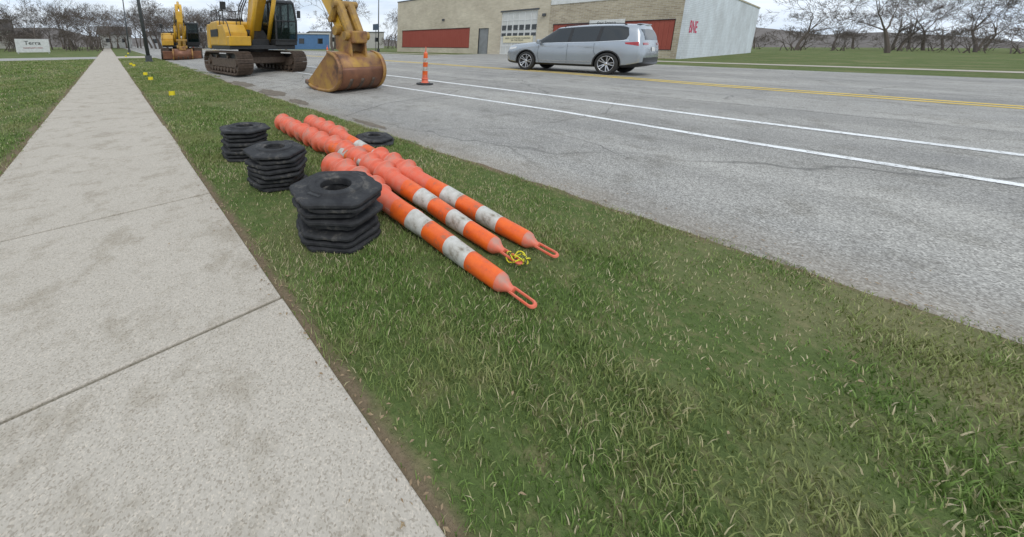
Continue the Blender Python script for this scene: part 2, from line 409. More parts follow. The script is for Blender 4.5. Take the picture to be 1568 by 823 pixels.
me.polygons.add(2*n); ls=(np.arange(n)*7)[:,None]+np.array([0,4]); me.polygons.foreach_set('loop_start',ls.astype(np.int32).ravel())
me.update(calc_edges=True)
at=me.attributes.new('rnd','FLOAT','POINT'); at.data.foreach_set('value',np.repeat(r,5).astype(np.float32))
me.materials.append(BM); go=bpy.data.objects.new('lawn_grass',me); COL.objects.link(go)
NBL=n

V=[];F=[]
for i in range(3800):
    e=random.choice([(.60,.06),(.58,.04),(-.97,.08),(3.1,.25),(3.08,.08),(1.9,.8)])
    xx=random.gauss(e[0],e[1]); yy=random.uniform(-1.5,16)
    s=random.uniform(.004,.012); a=random.uniform(0,6.28); z=max(zr(xx)+.004,.014 if -1<xx<.58 else 0)+random.uniform(0,.006)
    if e[0]==1.9: z=.025
    if xx>3.0: z=zr(xx)+.008
    n=len(V); V+=[(xx+s*math.cos(a),yy+s*math.sin(a),z),(xx+s*.4*math.cos(a+1.7),yy+s*.4*math.sin(a+1.7),z+s*.3),(xx-s*math.cos(a),yy-s*math.sin(a),z),(xx+s*.4*math.cos(a-1.7),yy+s*.4*math.sin(a-1.7),z+.001)]
    F.append((n,n+1,n+2,n+3))
mk('leaf_litter',V,F,pm('dead_leaf',(.20,.13,.075),(.36,.27,.16),8,.9,kind='world'))

# ---------------------------------------------------------------- rubber bases
def hexr(r,t):
    k=min(max((r-.17)/.04,0),1)
    a=(t+math.pi/6)%(math.pi/3)-math.pi/6
    hx=r*.9/max(math.cos(a),.0001); hx=min(hx,r*1.0)
    return r*(1-k)+hx*k
def base_mesh(seed):
    prof=[(.092,-.0),(.262,0),(.277,.005),(.277,.026),(.262,.033),(.205,.037),(.195,.040),(.170,.041),(.163,.052),(.158,.054),(.128,.054),(.118,.047),(.098,.044),(.092,.040),(.092,.0)]
    V,F=lathe(prof,72,hexr)
    V=[(x*1.04+.004*math.sin(63*y+seed)*(abs(x)>.15),y*.98,z+.005*math.sin(9*x+seed)*math.cos(8*y)*(1 if z>.01 else 0)) for x,y,z in V]
    me=bpy.data.meshes.new('rubber_base_mesh'); me.from_pydata(V,[],F); me.materials.append(M['rubber'])
    bm=bmesh.new(); bm.from_mesh(me); bmesh.ops.recalc_face_normals(bm,faces=bm.faces)
    bm.to_mesh(me); bm.free(); return me
BMS=[base_mesh(i) for i in range(3)]
def base_at(name,loc,rot,parent=None,s=1,tilt=(0,0)):
    o=bpy.data.objects.new(name,random.choice(BMS)); COL.objects.link(o); o.location=loc; o.rotation_euler=(tilt[0],tilt[1],rot); o.scale=(s,s,1)
    o.parent=parent
    b=o.modifiers.new('bevel','BEVEL'); b.width=.003; b.segments=1; b.limit_method='ANGLE'; b.angle_limit=R(40)
    return o
def stack(loc,n,dz,rot,s):
    e=empty('rubber_base_stack',loc)
    for i in range(n):
        last=(i==n-1)
        base_at('base_%d'%(i+1),(random.uniform(-.022,.022),random.uniform(-.022,.022),i*dz-.005),rot+random.uniform(-.2,.2)+random.choice([0,math.pi/3]),e,s*(1.04 if last else random.uniform(.90,1.0)),(random.uniform(-.025,.025),random.uniform(-.025,.025)))
    z=n*dz-dz+.036
    for a in(.2,math.pi+.2):
        an=rot+a+.25
        box('grip_slot',(math.cos(an)*.215,math.sin(an)*.215,z-.006),(.03,.10,.014),M['black'],e,bevel=.006,rot=(0,0,an))
    return e
stack((1.12,1.84,0),8,.0455,-.15,1.03)
stack((1.13,2.90,0),8,.0435,.2,.97)
stack((1.13,3.86,0),8,.044,0,.95)
fb=empty('rubber_base',(2.65,3.42,.0)); base_at('base',(0,0,0.0),.3,fb,1.0); base_at('base_2',(.02,.03,.045),.7,fb,.92)

# ---------------------------------------------------------------- channelizers
def chan_mesh(L,fl=1.0):
    k=L/1.22
    prof=[(.070,.02,0),(.112*fl,0,0),(.124*fl,.008,0),(.124*fl,.024,0),(.104*fl,.034,0),(.090,.05,0),(.083,.11,0),(.099,.120,0),(.099,.138,0),(.081,.150,0),(.077,.20*k,0),
          (.0755,.34*k,0),(.0757,.342*k,1),(.071,.50*k,1),(.0715,.502*k,2),(.067,.66*k,2),(.0675,.662*k,1),(.063,.84*k,1),(.0635,.842*k,2),(.059,1.0*k,2),(.0595,1.002*k,1),(.054,1.19*k,1),(.0535,1.192*k,0),(.050,1.21*k,0),(.034,1.228*k,0),(.022,1.25*k,0),(.018,1.27*k,0),(0.001,1.272*k,0)]
    seg=32; n=len(prof); V=[];F=[];fm=[]
    for i in range(seg):
        t=2*math.pi*i/seg
        for r,z,_ in prof:
            w=1+(.035*math.sin(3*t+z*9)+.025*math.sin(2*t-z*23))*(1 if .2<z<1.15 else .3)
            V.append((r*w*math.cos(t),r*w*math.sin(t),z))
    for i in range(seg):
        j=(i+1)%seg
        for q in range(n-1):
            F.append((i*n+q,j*n+q,j*n+q+1,i*n+q+1)); fm.append(prof[q+1][2])
    z0=1.25*k; lw=.019; ll=.13
    pts=[]
    for a in range(28):
        t=2*math.pi*a/28
        pts.append((lw*math.cos(t),z0+ll/2+ (ll/2-lw)*(1 if math.sin(t)>0 else -1)+lw*math.sin(t)))
    r=.0095; b0=len(V); m=len(pts)
    for (px,pz) in pts:
        for q in range(6):
            a=2*math.pi*q/6
            d=Vector((px,0,pz-(z0+ll/2))); d=Vector((d.x,0,max(-lw,min(lw,d.z)))).normalized()
            V.append((px+d.x*r*math.cos(a),r*1.0*math.sin(a),pz+d.z*r*math.cos(a)))
    for a in range(m):
        a2=(a+1)%m
        for q in range(6):
            q2=(q+1)%6
            F.append((b0+a*6+q,b0+a2*6+q,b0+a2*6+q2,b0+a*6+q2)); fm.append(0)
    me=bpy.data.meshes.new('channelizer_mesh'); me.from_pydata(V,[],F)
    for q in('plastic','shorange','shwhite'): me.materials.append(M[q])
    me.polygons.foreach_set('material_index',fm)
    bm=bmesh.new(); bm.from_mesh(me); bmesh.ops.recalc_face_normals(bm,faces=bm.faces); bm.to_mesh(me); bm.free()
    me.polygons.foreach_set('use_smooth',[True]*len(F)); me.set_sharp_from_angle(angle=R(38))
    return me
CH=chan_mesh(1.22); CHS=chan_mesh(.86,.95)
def chan(p0,p1,mesh=CH,roll=0):
    p0=Vector(p0);p1=Vector(p1); d=(p1-p0).normalized()
    o=bpy.data.objects.new('traffic_channelizer',mesh); COL.objects.link(o); o.location=p0
    q=d.to_track_quat('Z','Y'); o.rotation_mode='QUATERNION'
    o.rotation_quaternion=q@Quaternion((0,0,1),roll)
    return o
def row(p_neck,p_bell,tail,n):
    pn=Vector(p_neck); pb=Vector(p_bell); tl=Vector(tail)
    d=(pn-pb).normalized(); chan(pb,pb+d,roll=random.uniform(0,.5))
    d1=(pb-tl).normalized()
    for i in range(1,n+1):
        k=min(1,(i-1)/4)
        dd=(d*(1-k)+d1*k).normalized()
        p=pb+(tl-pb)*(i/n)+Vector((random.uniform(-.010,.010),0,random.uniform(0,.006)))
        if k<1: p=pb-(d*(1-k*.5)+d1*k*.5).normalized()*((tl-pb).length*i/n); p.z=min(p.z,.125)
        chan(p,p+dd,roll=random.uniform(0,6))
row((1.50,.84,.045),(1.57,2.06,.112),(1.575,2.72,.112),3)
row((1.76,1.06,.05),(1.87,2.27,.118),(1.95,4.75,.125),10)
row((1.99,.97,.045),(2.05,2.19,.112),(2.07,2.60,.115),2)
row((2.21,2.50,.045),(2.25,3.70,.112),(2.28,4.45,.115),3)
def standing(x,y,s=1.0):
    e=empty('standing_channelizer',(x,y,zr(x)+.003),(0,0,random.uniform(0,1)),s)
    o=bpy.data.objects.new('post',CHS); COL.objects.link(o); o.parent=e; o.location=(0,0,.03)
    base_at('base',(0,0,.0),.3,e,.88)
    return e
standing(7.14,6.9); standing(11.1,19.2,.98); standing(6.35,35.5,1.0)
pts=[]
for i in range(60):
    a=i*.42; pts.append((1.745+.03*math.cos(a)+i*.0005,.95+.04*math.sin(a)-.0009*i,.04+.02*math.sin(a*1.7)+.0004*i))
rp=empty('yellow_rope'); path('rope',pts,.004,pm('yellow_black_rope',(.75,.68,.03),(.05,.05,.02),45,.6,lo=.50,hi=.56),rp,6)
cb=empty('cardboard_box',(2.52,4.0,.0),(0,0,.5)); boxes('walls',[((0,0,.05),(.16,.005,.10)),((-.08,.06,.05),(.005,.12,.10)),((.08,.06,.05),(.005,.12,.10)),((0,.12,.05),(.16,.005,.10)),((0,.06,.004),(.15,.11,.005))],M['card'],cb)
box('flap',(.0,-.04,.075),(.16,.08,.004),M['card'],cb,rot=(.5,0,0))

def flag(x,y,h,lean=0):
    e=empty('marker_flag',(x,y,-.01),(lean,0,random.uniform(-.3,.3)))
    tubes('wire',[((0,0,0),(0,0,h),.0022)],M['grey'],e,6)
    V=[(0+.14*i/6,.012*math.sin(i*1.1),h-.10*j) for j in(0,1) for i in range(7)]
    mk('flag',V,[(i,i+1,i+8,i+7) for i in range(6)],M['yflag'],e)
for x,y,h in((1.00,9.0,.20),(.93,13.2,.22),(.92,15.0,.25),(.85,20.5,.3),(.8,22,.3),(1.0,34,.35),(1.5,43,.4)): flag(x,y,h)

# ---------------------------------------------------------------- SUV
def make_suv(loc,rot):
    root=empty('silver_suv',loc,rot)
    def sec(y,zb,w,zm,zs,zbelt,wbelt,zre,wr,ztop):
        return [(0,y,zb),(w*.82,y,zb),(w*.985,y,zb+.10),(w,y,zm),(w*.985,y,zs),(wbelt,y,zbelt),(wr,y,zre),(wr*.72,y,ztop-.015),(0,y,ztop)]
    S=[ [(0,2.60,.30),(.62,2.55,.30),(.72,2.53,.42),(.76,2.53,.62),(.74,2.54,.78),(.70,2.52,.90),(.62,2.48,.955),(.42,2.50,.975),(0,2.54,.98)],
        [(0,2.56,.24),(.74,2.46,.24),(.86,2.40,.38),(.90,2.40,.62),(.89,2.40,.80),(.84,2.38,.92),(.74,2.34,.985),(.48,2.34,1.01),(0,2.36,1.02)],
        sec(2.05,.22,.975,.62,.86,.98,.90,1.035,.78,1.075),
        sec(1.62,.22,.985,.62,.90,1.02,.92,1.075,.80,1.115),
        sec(1.22,.22,.985,.62,.92,1.045,.93,1.11,.80,1.15),
        sec(.42,.22,.985,.62,.93,1.06,.925,1.60,.72,1.665),
        sec(.36,.22,.985,.62,.93,1.06,.925,1.615,.72,1.68),
        sec(-.60,.22,.985,.62,.94,1.075,.925,1.655,.72,1.735),
        sec(-1.55,.22,.985,.63,.95,1.095,.925,1.645,.71,1.72),
        sec(-2.05,.24,.98,.64,.97,1.12,.915,1.61,.70,1.69),
        [(0,-2.42,.30),(.78,-2.40,.30),(.93,-2.36,.42),(.955,-2.36,.66),(.945,-2.34,.98),(.885,-2.30,1.14),(.68,-2.18,1.575),(.50,-2.20,1.665),(0,-2.24,1.675)],
        [(0,-2.62,.40),(.70,-2.60,.40),(.86,-2.54,.48),(.90,-2.54,.74),(.885,-2.50,.98),(.82,-2.46,1.13),(.64,-2.28,1.54),(.50,-2.26,1.63),(0,-2.30,1.645)]]
    V=[];idx=[]
    for s in S:
        row_=[]
        for p in s: V.append(p); row_.append(len(V)-1)
        mir=[row_[0]]
        for p in s[1:-1]: V.append((-p[0],p[1],p[2])); mir.append(len(V)-1)
        mir.append(row_[-1]); idx.append((row_,mir))
    F=[];fm=[]
    for a in range(len(S)-1):
        for sd in(0,1):
            A=idx[a][sd];B=idx[a+1][sd]
            for i in range(8):
                m=0
                if i==5 and 4<=a<=8: m=1
                if i in(6,7) and a==4: m=1
                if i<=1: m=2
                F.append((A[i],A[i+1],B[i+1],B[i])); fm.append(m)
    for e,(k) in((0,0),(len(S)-1,1)):
        A,B=idx[e]
        for i in range(8):
            q=[A[i],A[i+1],B[i+1],B[i]]
            q=list(dict.fromkeys(q))
            m=0
            if k==1 and i==5: m=1
            if k==1 and i==1: m=2
            if k==0 and i in(2,3): m=2
            F.append(tuple(q)); fm.append(m)
    body=mk('body',V,F,None,root,mats=[M['carpaint'],M['glass'],M['trim']],fm=fm)
    bm=bmesh.new(); bm.from_mesh(body.data); cl=bm.edges.layers.float.new('crease_edge')
    for e in bm.edges:
        ms={f.material_index for f in e.link_faces}
        if len(ms)>1: e[cl]=.75
    bm.to_mesh(body.data); bm.free()
    su=body.modifiers.new('s','SUBSURF'); su.levels=3; su.render_levels=3
    cut=[]
    for wy in(1.53,-1.47):
        for sx in(-1,1):
            V2=[];F2=[]; tubeg((sx*.60,wy,.37),(sx*1.2,wy,.37),.425,.425,48,V2,F2)
            c=mk('cut',V2,F2,M['trim'],root); cut.append(c)
            b=body.modifiers.new('b','BOOLEAN'); b.operation='DIFFERENCE'; b.object=c; b.solver='EXACT'
    bpy.context.view_layer.update()
    dg=bpy.context.evaluated_depsgraph_get()
    me=bpy.data.meshes.new_from_object(body.evaluated_get(dg)); body.modifiers.clear(); body.data=me
    for c in cut: bpy.data.objects.remove(c)
    me.polygons.foreach_set('use_smooth',[True]*len(me.polygons)); me.set_sharp_from_angle(angle=R(35))
    bv=BVHTree.FromPolygons([v.co.copy() for v in me.vertices],[tuple(p.vertices) for p in me.polygons])
    def side(y,z,sx=-1,off=.003):
        h=bv.ray_cast(Vector((sx*2,y,z)),Vector((-sx,0,0)))
        return (h[0].x+sx*off) if h[0] else sx*.98
    def top(x,y):
        h=bv.ray_cast(Vector((x,y,3)),Vector((0,0,-1))); return h[0].z if h[0] else 1.6
    def ribbon(name,pts,w,mat,off=.003,sub=10):
        V3=[];F3=[]
        for sx in(-1,1):
            n0=len(V3); Q=[]
            for (a,b),(c,d) in zip(pts,pts[1:]):
                for i in range(sub): Q.append((a+(c-a)*i/sub,b+(d-b)*i/sub))
            Q.append(pts[-1])
            for i,(yy,zz) in enumerate(Q):
                a=Q[max(i-1,0)];b=Q[min(i+1,len(Q)-1)]; dy,dz=b[0]-a[0],b[1]-a[1]; l=math.hypot(dy,dz); ny,nz=-dz/l*w/2,dy/l*w/2
                for s in(-1,1): V3.append((side(yy+s*ny,zz+s*nz,sx,off),yy+s*ny,zz+s*nz))
            for i in range(len(Q)-1): F3.append((n0+2*i,n0+2*i+1,n0+2*i+3,n0+2*i+2))
        return mk(name,V3,F3,mat,root)
    def patch(name,poly,mat,off=.004,ny=14,nz=6):
        V3=[];F3=[]
        for sx in(-1,1):
            n0=len(V3)
            for j in range(nz+1):
                for i in range(ny+1):
                    u=i/ny;v=j/nz
                    yy=(poly[0][0]*(1-u)+poly[1][0]*u)*(1-v)+(poly[3][0]*(1-u)+poly[2][0]*u)*v
                    zz=(poly[0][1]*(1-u)+poly[1][1]*u)*(1-v)+(poly[3][1]*(1-u)+poly[2][1]*u)*v
                    V3.append((side(yy,zz,sx,off),yy,zz))
            for j in range(nz):
                for i in range(ny): F3.append((n0+j*(ny+1)+i,n0+j*(ny+1)+i+1,n0+(j+1)*(ny+1)+i+1,n0+(j+1)*(ny+1)+i))
        return mk(name,V3,F3,mat,root,smooth=True)
    ribbon('door_gap_front',[(1.02,1.00),(1.04,.62),(.95,.34)],.012,M['trim'])
    ribbon('door_gap_mid',[(-.10,1.04),(-.12,.34)],.012,M['trim'])
    ribbon('door_gap_rear',[(-1.02,1.06),(-1.03,.78),(-1.10,.66)],.012,M['trim'])
    ribbon('sill_trim',[(1.02,.32),(-.98,.32)],.13,M['trim'])
    ribbon('lower_chrome',[(1.0,.41),(-.98,.43)],.02,M['chrome'],.005)
    ribbon('belt_chrome',[(1.05,1.055),(.3,1.075),(-1.0,1.095),(-2.05,1.15)],.022,M['chrome'],.006)
    patch('b_pillar',[(-.18,1.09),(-.06,1.09),(-.10,1.60),(-.2,1.60)],M['trim'],.004)
    patch('c_pillar',[(-1.16,1.10),(-1.04,1.10),(-1.10,1.60),(-1.2,1.60)],M['trim'],.004)
    patch('d_pillar',[(-2.24,1.14),(-2.08,1.14),(-1.94,1.58),(-2.12,1.58)],M['carpaint'],.004)
    patch('door_handle',[(.06,.90),(.30,.90),(.30,.93),(.06,.93)],M['carpaint'],.03,6,2)
    patch('door_handle_2',[(-.93,.92),(-.70,.92),(-.70,.95),(-.93,.95)],M['carpaint'],.03,6,2)
    patch('tail_light',[(-2.36,.97),(-1.98,1.03),(-1.95,1.08),(-2.34,1.10)],M['red'],.008)
    patch('head_light',[(2.0,.86),(2.36,.80),(2.34,.90),(2.0,.93)],M['white'],.006)
    def reary(x,z,off=.004):
        h=bv.ray_cast(Vector((x,-4,z)),Vector((0,1,0))); return (h[0].y-off) if h[0] else -2.45
    def rpatch(name,x0,x1,z0,z1,mat,off=.005,nx=24,nz=4):
        V3=[(x0+(x1-x0)*i/nx,reary(x0+(x1-x0)*i/nx,z0+(z1-z0)*j/nz,off),z0+(z1-z0)*j/nz) for j in range(nz+1) for i in range(nx+1)]
        F3=[(j*(nx+1)+i,j*(nx+1)+i+1,(j+1)*(nx+1)+i+1,(j+1)*(nx+1)+i) for j in range(nz) for i in range(nx)]
        mk(name,V3,F3,mat,root,smooth=True)
    rpatch('rear_light_l',-.78,-.42,1.0,1.07,M['red'],.010,10); rpatch('rear_light_r',.42,.78,1.0,1.07,M['red'],.010,10)
    rpatch('rear_glass',-.62,.62,1.16,1.50,M['glass'],.006)
    rpatch('rear_bumper_trim',-.76,.76,.46,.60,M['trim'],.008)
    rpatch('license_plate',-.16,.16,.80,.93,M['white'],.012)
    zt=top(0,-2.1); box('roof_spoiler',(0,-2.17,zt-.012),(1.04,.14,.03),M['carpaint'],root,bevel=.012)
    for sx in(-1,1):
        rl=[]
        for yy,dz in((.22,.0),(.16,.04),(-.3,.05),(-.8,.05),(-1.3,.05),(-1.75,.04),(-1.85,.0)): rl.append((sx*.60,yy,top(sx*.60,yy)+dz))
        path('roof_rail',rl,.016,M['trim'],root)
        box('mirror',(sx*1.06,.98,1.12),(.20,.13,.16),M['carpaint'],root,bevel=.04)
        box('mirror_arm',(sx*.93,.98,1.07),(.16,.05,.05),M['trim'],root,bevel=.01)
        for wy in(1.53,-1.47):
            w=empty('wheel',(sx*.86,wy,.37)); w.parent=root; w.rotation_euler=(0,sx*math.pi/2,0)
            V4,F4=lathe([(.27,-.11),(.345,-.115),(.368,-.09),(.375,-.04),(.375,.05),(.368,.09),(.345,.115),(.275,.118),(.262,.10)],48)
            mk('tire',V4,F4,M['tire'],w,smooth=True)
            V4,F4=lathe([(.268,.112),(.262,.118),(.250,.105),(.240,.03),(.0,.02)],48); mk('rim_barrel',V4,F4,M['trim'],w,smooth=True)
            V4,F4=lathe([(.268,.10),(.266,.121),(.252,.121),(.248,.10)],48); mk('rim_lip',V4,F4,M['rim'],w,smooth=True)
            V5=[];F5=[]
            for k in range(10):
                a=k*math.pi/5+(.11 if k%2 else -.11)*1.0
                ca,sa=math.cos(a),math.sin(a)
                for (rr,hw,z0,z1) in((.04,.018,.05,.085),(.255,.017,.085,.115)):
                    for s in(-1,1):
                        for z in(z0,z1): V5.append((rr*ca-s*hw*sa,rr*sa+s*hw*ca,z))
                b=len(V5)-8; F5+=[tuple(b+i for i in f) for f in BF]
            mk('spokes',V5,F5,M['rim'],w,bevel=.003)
            V4,F4=lathe([(0,.10),(.045,.098),(.055,.07),(.055,.04)],24); mk('hub',V4,F4,M['rim'],w,smooth=True)
            V6=[];F6=[]
            for i in range(33):
                a=R(-12)+R(204)*i/32
                for rr in(.415,.455):
                    yy=wy+rr*math.cos(a); zz=.37+rr*math.sin(a); V6.append((side(wy+.45*math.cos(a),.37+.45*math.sin(a),sx,.008),yy,zz))
            for i in range(32): F6.append((2*i,2*i+1,2*i+3,2*i+2))
            mk('arch_trim',V6,F6,M['trim'],root,smooth=True)
    return root
suv=make_suv((15.12,6.40,zr(15)+.002),(0,0,0)); suv.scale=(1,.985,1.045)

# ---------------------------------------------------------------- excavator (faces local -Y)
def make_excavator(loc,rot,pose,under_rot=0.0,s=1.0):
    e=empty('excavator',loc,(0,0,rot),s)
    Y,YD,K,RU,TS=M['yel'],M['yeldirty'],M['black'],M['rust'],M['rustdk']
    u=empty('undercarriage',(0,0,0),(0,0,under_rot)); u.parent=e
    HL=1.45; RR=.40
    for sx in(-1,1):
        cx=sx*1.17
        V=[];F=[]; per=4*HL+2*math.pi*RR; n=46
        for i in range(n):
            q=per*i/n
            if q<2*HL: y,z,a=-HL+q,0,0
            elif q<2*HL+math.pi*RR: t=(q-2*HL)/RR; y,z,a=HL+RR*math.sin(t),RR-RR*math.cos(t),t
            elif q<4*HL+math.pi*RR: y,z,a=HL-(q-2*HL-math.pi*RR),2*RR,math.pi
            else: t=(q-4*HL-math.pi*RR)/RR; y,z,a=-HL-RR*math.sin(t),RR+RR*math.cos(t),math.pi+t
            for (oy,oz,sy,sz) in((0,.0,per/n*.93,.028),(-.05,-.028,.018,.035),(.0,-.028,.018,.035),(.05,-.028,.018,.035)):
                b=boxv((0,oy,oz),(.60,sy,sz)); n0=len(V)
                for (px,py,pz) in b:
                    V.append((cx+px,y+py*math.cos(a)-pz*math.sin(a),z+.045+py*math.sin(a)+pz*math.cos(a)))
                F+=[tuple(n0+i2 for i2 in f) for f in BF]
        mk('track_shoes',V,F,TS,u)
        st=[(-HL,.10),(HL,.10),(HL+.26,.30),(HL+.26,.58),(HL,.76),(-HL,.76),(-HL-.26,.58),(-HL-.26,.30)]
        prism('track_chain',st,cx-.10,cx+.10,M['black'],u)
        prism('track_frame',[(-HL+.1,.26),(HL-.1,.26),(HL-.25,.62),(-HL+.25,.62)],cx-.17,cx+.17,TS,u,bevel=.02)
        segs=[]
        for k in range(8): yy=-HL+.25+k*(2*HL-.5)/7; segs.append(((cx-.2,yy,.17),(cx+.2,yy,.17),.09))
        for k in(-.6,.6): segs.append(((cx-.2,k,.68),(cx+.2,k,.68),.07))
        for k in(-HL,HL): segs.append(((cx-.16,k,RR+.045),(cx+.16,k,RR+.045),.30)); segs.append(((cx-.24,k,RR+.045),(cx+.24,k,RR+.045),.12))
        tubes('rollers',segs,TS,u,20)
    prism('car_body',[(-.9,.42),(.9,.42),(.6,.86),(-.6,.86)],-.95,.95,M['rustdk'],u,bevel=.03)
    boxes('track_legs',[((-.0,-.75,.52),(2.1,.3,.26)),((0,.75,.52),(2.1,.3,.26))],M['rustdk'],u,bevel=.03)
    tubes('slew_ring',[((0,0,.84),(0,0,.98),.62)],K,e,32)
    boxes('deck_frame',[((0,.35,1.04),(2.66,3.3,.16))],K,e,bevel=.02)
    prism('fuel_tank',[(-.95,1.10),(.15,1.10),(.15,1.92),(-.55,1.92),(-.95,1.62)],-1.36,-.52,Y,e,bevel=.035)
    box('tool_box',(-.94,-1.17,1.28),(.82,.42,.36),Y,e,bevel=.03)
    boxes('steps',[((-1.0,-1.36,1.0),(.6,.12,.03)),((-1.0,-1.40,.78),(.5,.12,.03))],K,e)
    prism('engine_hood',[(.17,1.10),(1.55,1.10),(1.55,2.02),(1.3,2.10),(.3,2.10),(.17,2.0)],-1.36,1.36,Y,e,bevel=.05)
    V=[];F=[]; n=14
    for i in range(n+1):
        x=-1.38+2.76*i/n; yb=2.05+.32*math.cos(x/1.38*1.25)-.10
        for z,ins in((.98,.08),(1.10,0),(1.85,0),(2.02,.12)): V.append((x,yb-ins,z))
        for z in(.98,2.02): V.append((x,1.56,z))
    m_=6
    for i in range(n):
        a=i*m_;b=(i+1)*m_
        for k in range(3): F.append((a+k,a+k+1,b+k+1,b+k))
        F.append((a+3,a+5,b+5,b+3)); F.append((a,b,b+4,a+4)); F.append((a+4,b+4,b+5,a+5))
    F.append((0,1,2,3,5,4)); F.append(tuple(n*m_+k for k in(4,5,3,2,1,0)))
    mk('counterweight',V,F,Y,e,bevel=.03)
    box('black_stripe',(-1.372,.75,1.62),(.014,1.2,.30),K,e,bevel=.004)
    for k in range(6): box('vent_slat',(-1.384,.35+.16*k,1.62),(.012,.03,.24),M['grey'],e)
    tubes('exhaust',[((.4,1.1,2.08),(.4,1.1,2.45),.06),((.4,1.1,2.42),(.4,1.18,2.52),.06)],K,e,14)
    box('air_cleaner',(-.5,.9,2.16),(.7,.5,.14),K,e,bevel=.03)
    hr=[]
    for x in(-1.28,-.62):
        for y in(-.45,.1): hr.append(((x,y,1.9),(x,y,2.48),.018))
        hr.append(((x,-.45,2.48),(x,.1,2.48),.018)); hr.append(((x,-.45,2.2),(x,.1,2.2),.014))
    hr.append(((-1.28,.1,2.48),(-.62,.1,2.48),.018))
    for y in(.5,1.4): hr.append(((-1.28,y,2.08),(-1.28,y,2.55),.018))
    hr.append(((-1.28,.5,2.55),(-1.28,1.4,2.55),.018)); hr.append(((-1.28,-1.35,1.45),(-1.28,-.97,1.95),.016)); hr.append(((-1.28,-.97,1.95),(-1.28,-.45,2.2),.016))
    tubes('hand_rails',hr,K,e,8)
    box('mirror',(-1.28,-.55,2.62),(.22,.05,.30),K,e,bevel=.02)
    cab=empty('cab',(0,0,0)); cab.parent=e
    X0,X1,Y0,Y1,Z0,Z1=.44,1.38,-1.42,.14,1.12,2.86
    prism('cab_floor',[(Y0+.02,Z0),(Y1,Z0),(Y1,Z0+.20),(Y0+.02,Z0+.20)],X0,X1,K,cab,bevel=.02)
    prof=[(Y0,Z0+.2),(Y0-.02,Z0+.95),(Y0+.24,Z1-.06),(Y0+.36,Z1)]
    fr=[]
    for x in(X0+.035,X1-.035):
        for a,b in zip(prof,prof[1:]): fr.append(((x,a[0],a[1]),(x,b[0],b[1]),.042))
        fr.append(((x,Y1-.03,Z0),(x,Y1-.03,Z1),.05)); fr.append(((x,Y0+.36,Z1),(x,Y1-.03,Z1),.045))
        fr.append(((x,Y0+.75,Z0+.1),(x,Y0+.75,Z1),.045)); fr.append(((x,Y0,Z0+.2),(x,Y1,Z0+.2),.045))
    for p in prof: fr.append(((X0+.035,p[0],p[1]),(X1-.035,p[0],p[1]),.032))
    fr.append(((X0+.035,Y1-.03,Z0+.8),(X1-.035,Y1-.03,Z0+.8),.04))
    tubes('frame',fr,K,cab,8)
    prism('roof',[(Y0+.28,Z1-.02),(Y1+.02,Z1-.02),(Y1+.02,Z1+.07),(Y0+.4,Z1+.07)],X0-.01,X1+.01,K,cab,bevel=.03)
    V=[(x,a,b) for a,b in prof for x in(X0+.04,X1-.04)]
    mk('windscreen',V,[(0,1,3,2),(2,3,5,4),(4,5,7,6)],M['cabglass'],cab)
    for x in(X0+.03,X1-.03):
        pl=[(x,a,b) for a,b in prof]+[(x,Y1-.03,Z1),(x,Y1-.03,Z0+.2)]
        mk('side_glass',pl,[tuple(range(len(pl)))],M['cabglass'],cab)
    box('lower_door',(X1-.02,-.25,Z0+.34),(.05,.72,.38),K,cab,bevel=.01)
    mk('rear_glass',[(X0+.04,Y1-.03,Z0+.8),(X1-.04,Y1-.03,Z0+.8),(X1-.04,Y1-.03,Z1),(X0+.04,Y1-.03,Z1)],[(0,1,2,3)],M['cabglass'],cab)
    box('rear_panel',((X0+X1)/2,Y1-.03,Z0+.5),(X1-X0-.06,.04,.6),K,cab)
    box('seat',((X0+X1)/2,-.45,Z0+.50),(.5,.5,.14),K,cab,bevel=.05); box('seat_back',((X0+X1)/2,-.18,Z0+.88),(.48,.14,.72),K,cab,bevel=.06)
    box('console',((X0+X1)/2+.3,-.75,Z0+.6),(.12,.4,.25),K,cab,bevel=.03); box('monitor',((X0+.18),-1.15,Z0+.95),(.2,.05,.16),K,cab,bevel=.01)
    box('head_lamp',(X0+.2,Y0+.22,Z1+.10),(.14,.08,.09),M['white'],cab,bevel=.01); box('head_lamp_2',(X1-.2,Y0+.22,Z1+.10),(.14,.08,.09),M['white'],cab,bevel=.01)
    path('wiper',[(X0+.2,Y0-.05,Z0+.4),(X0+.35,Y0-.06,Z0+1.2)],.012,K,cab)
    box('cab_mirror',(X1+.14,Y0+.1,Z0+1.25),(.16,.05,.30),K,cab,bevel=.02); path('mirror_arm',[(X1-.02,Y0+.1,Z0+1.3),(X1+.14,Y0+.1,Z0+1.3)],.012,K,cab)
    bx=pose.get('bx',.05)
    def beam(name,C,W,wx,mat,bev=.03):
        up=[];dn=[]
        for i,(y,z) in enumerate(C):
            a=C[max(i-1,0)];b=C[min(i+1,len(C)-1)]; dy,dz=b[0]-a[0],b[1]-a[1]; l=math.hypot(dy,dz)
            ny,nz=-dz/l*W[i],dy/l*W[i]; up.append((y+ny,z+nz)); dn.append((y-ny,z-nz))
        return prism(name,up+dn[::-1],bx-wx/2,bx+wx/2,mat,e,bevel=bev)
    P0,P1,P2=pose['boom']; C=[];W=[]
    for i in range(17):
        t=i/16; C.append(((1-t)**2*P0[0]+2*t*(1-t)*P1[0]+t*t*P2[0],(1-t)**2*P0[1]+2*t*(1-t)*P1[1]+t*t*P2[1]))
        W.append(.20+.24*math.sin(math.pi*min(t*1.15,1))**.8 if t<.87 else .20)
    beam('boom',C,W,.46,Y)
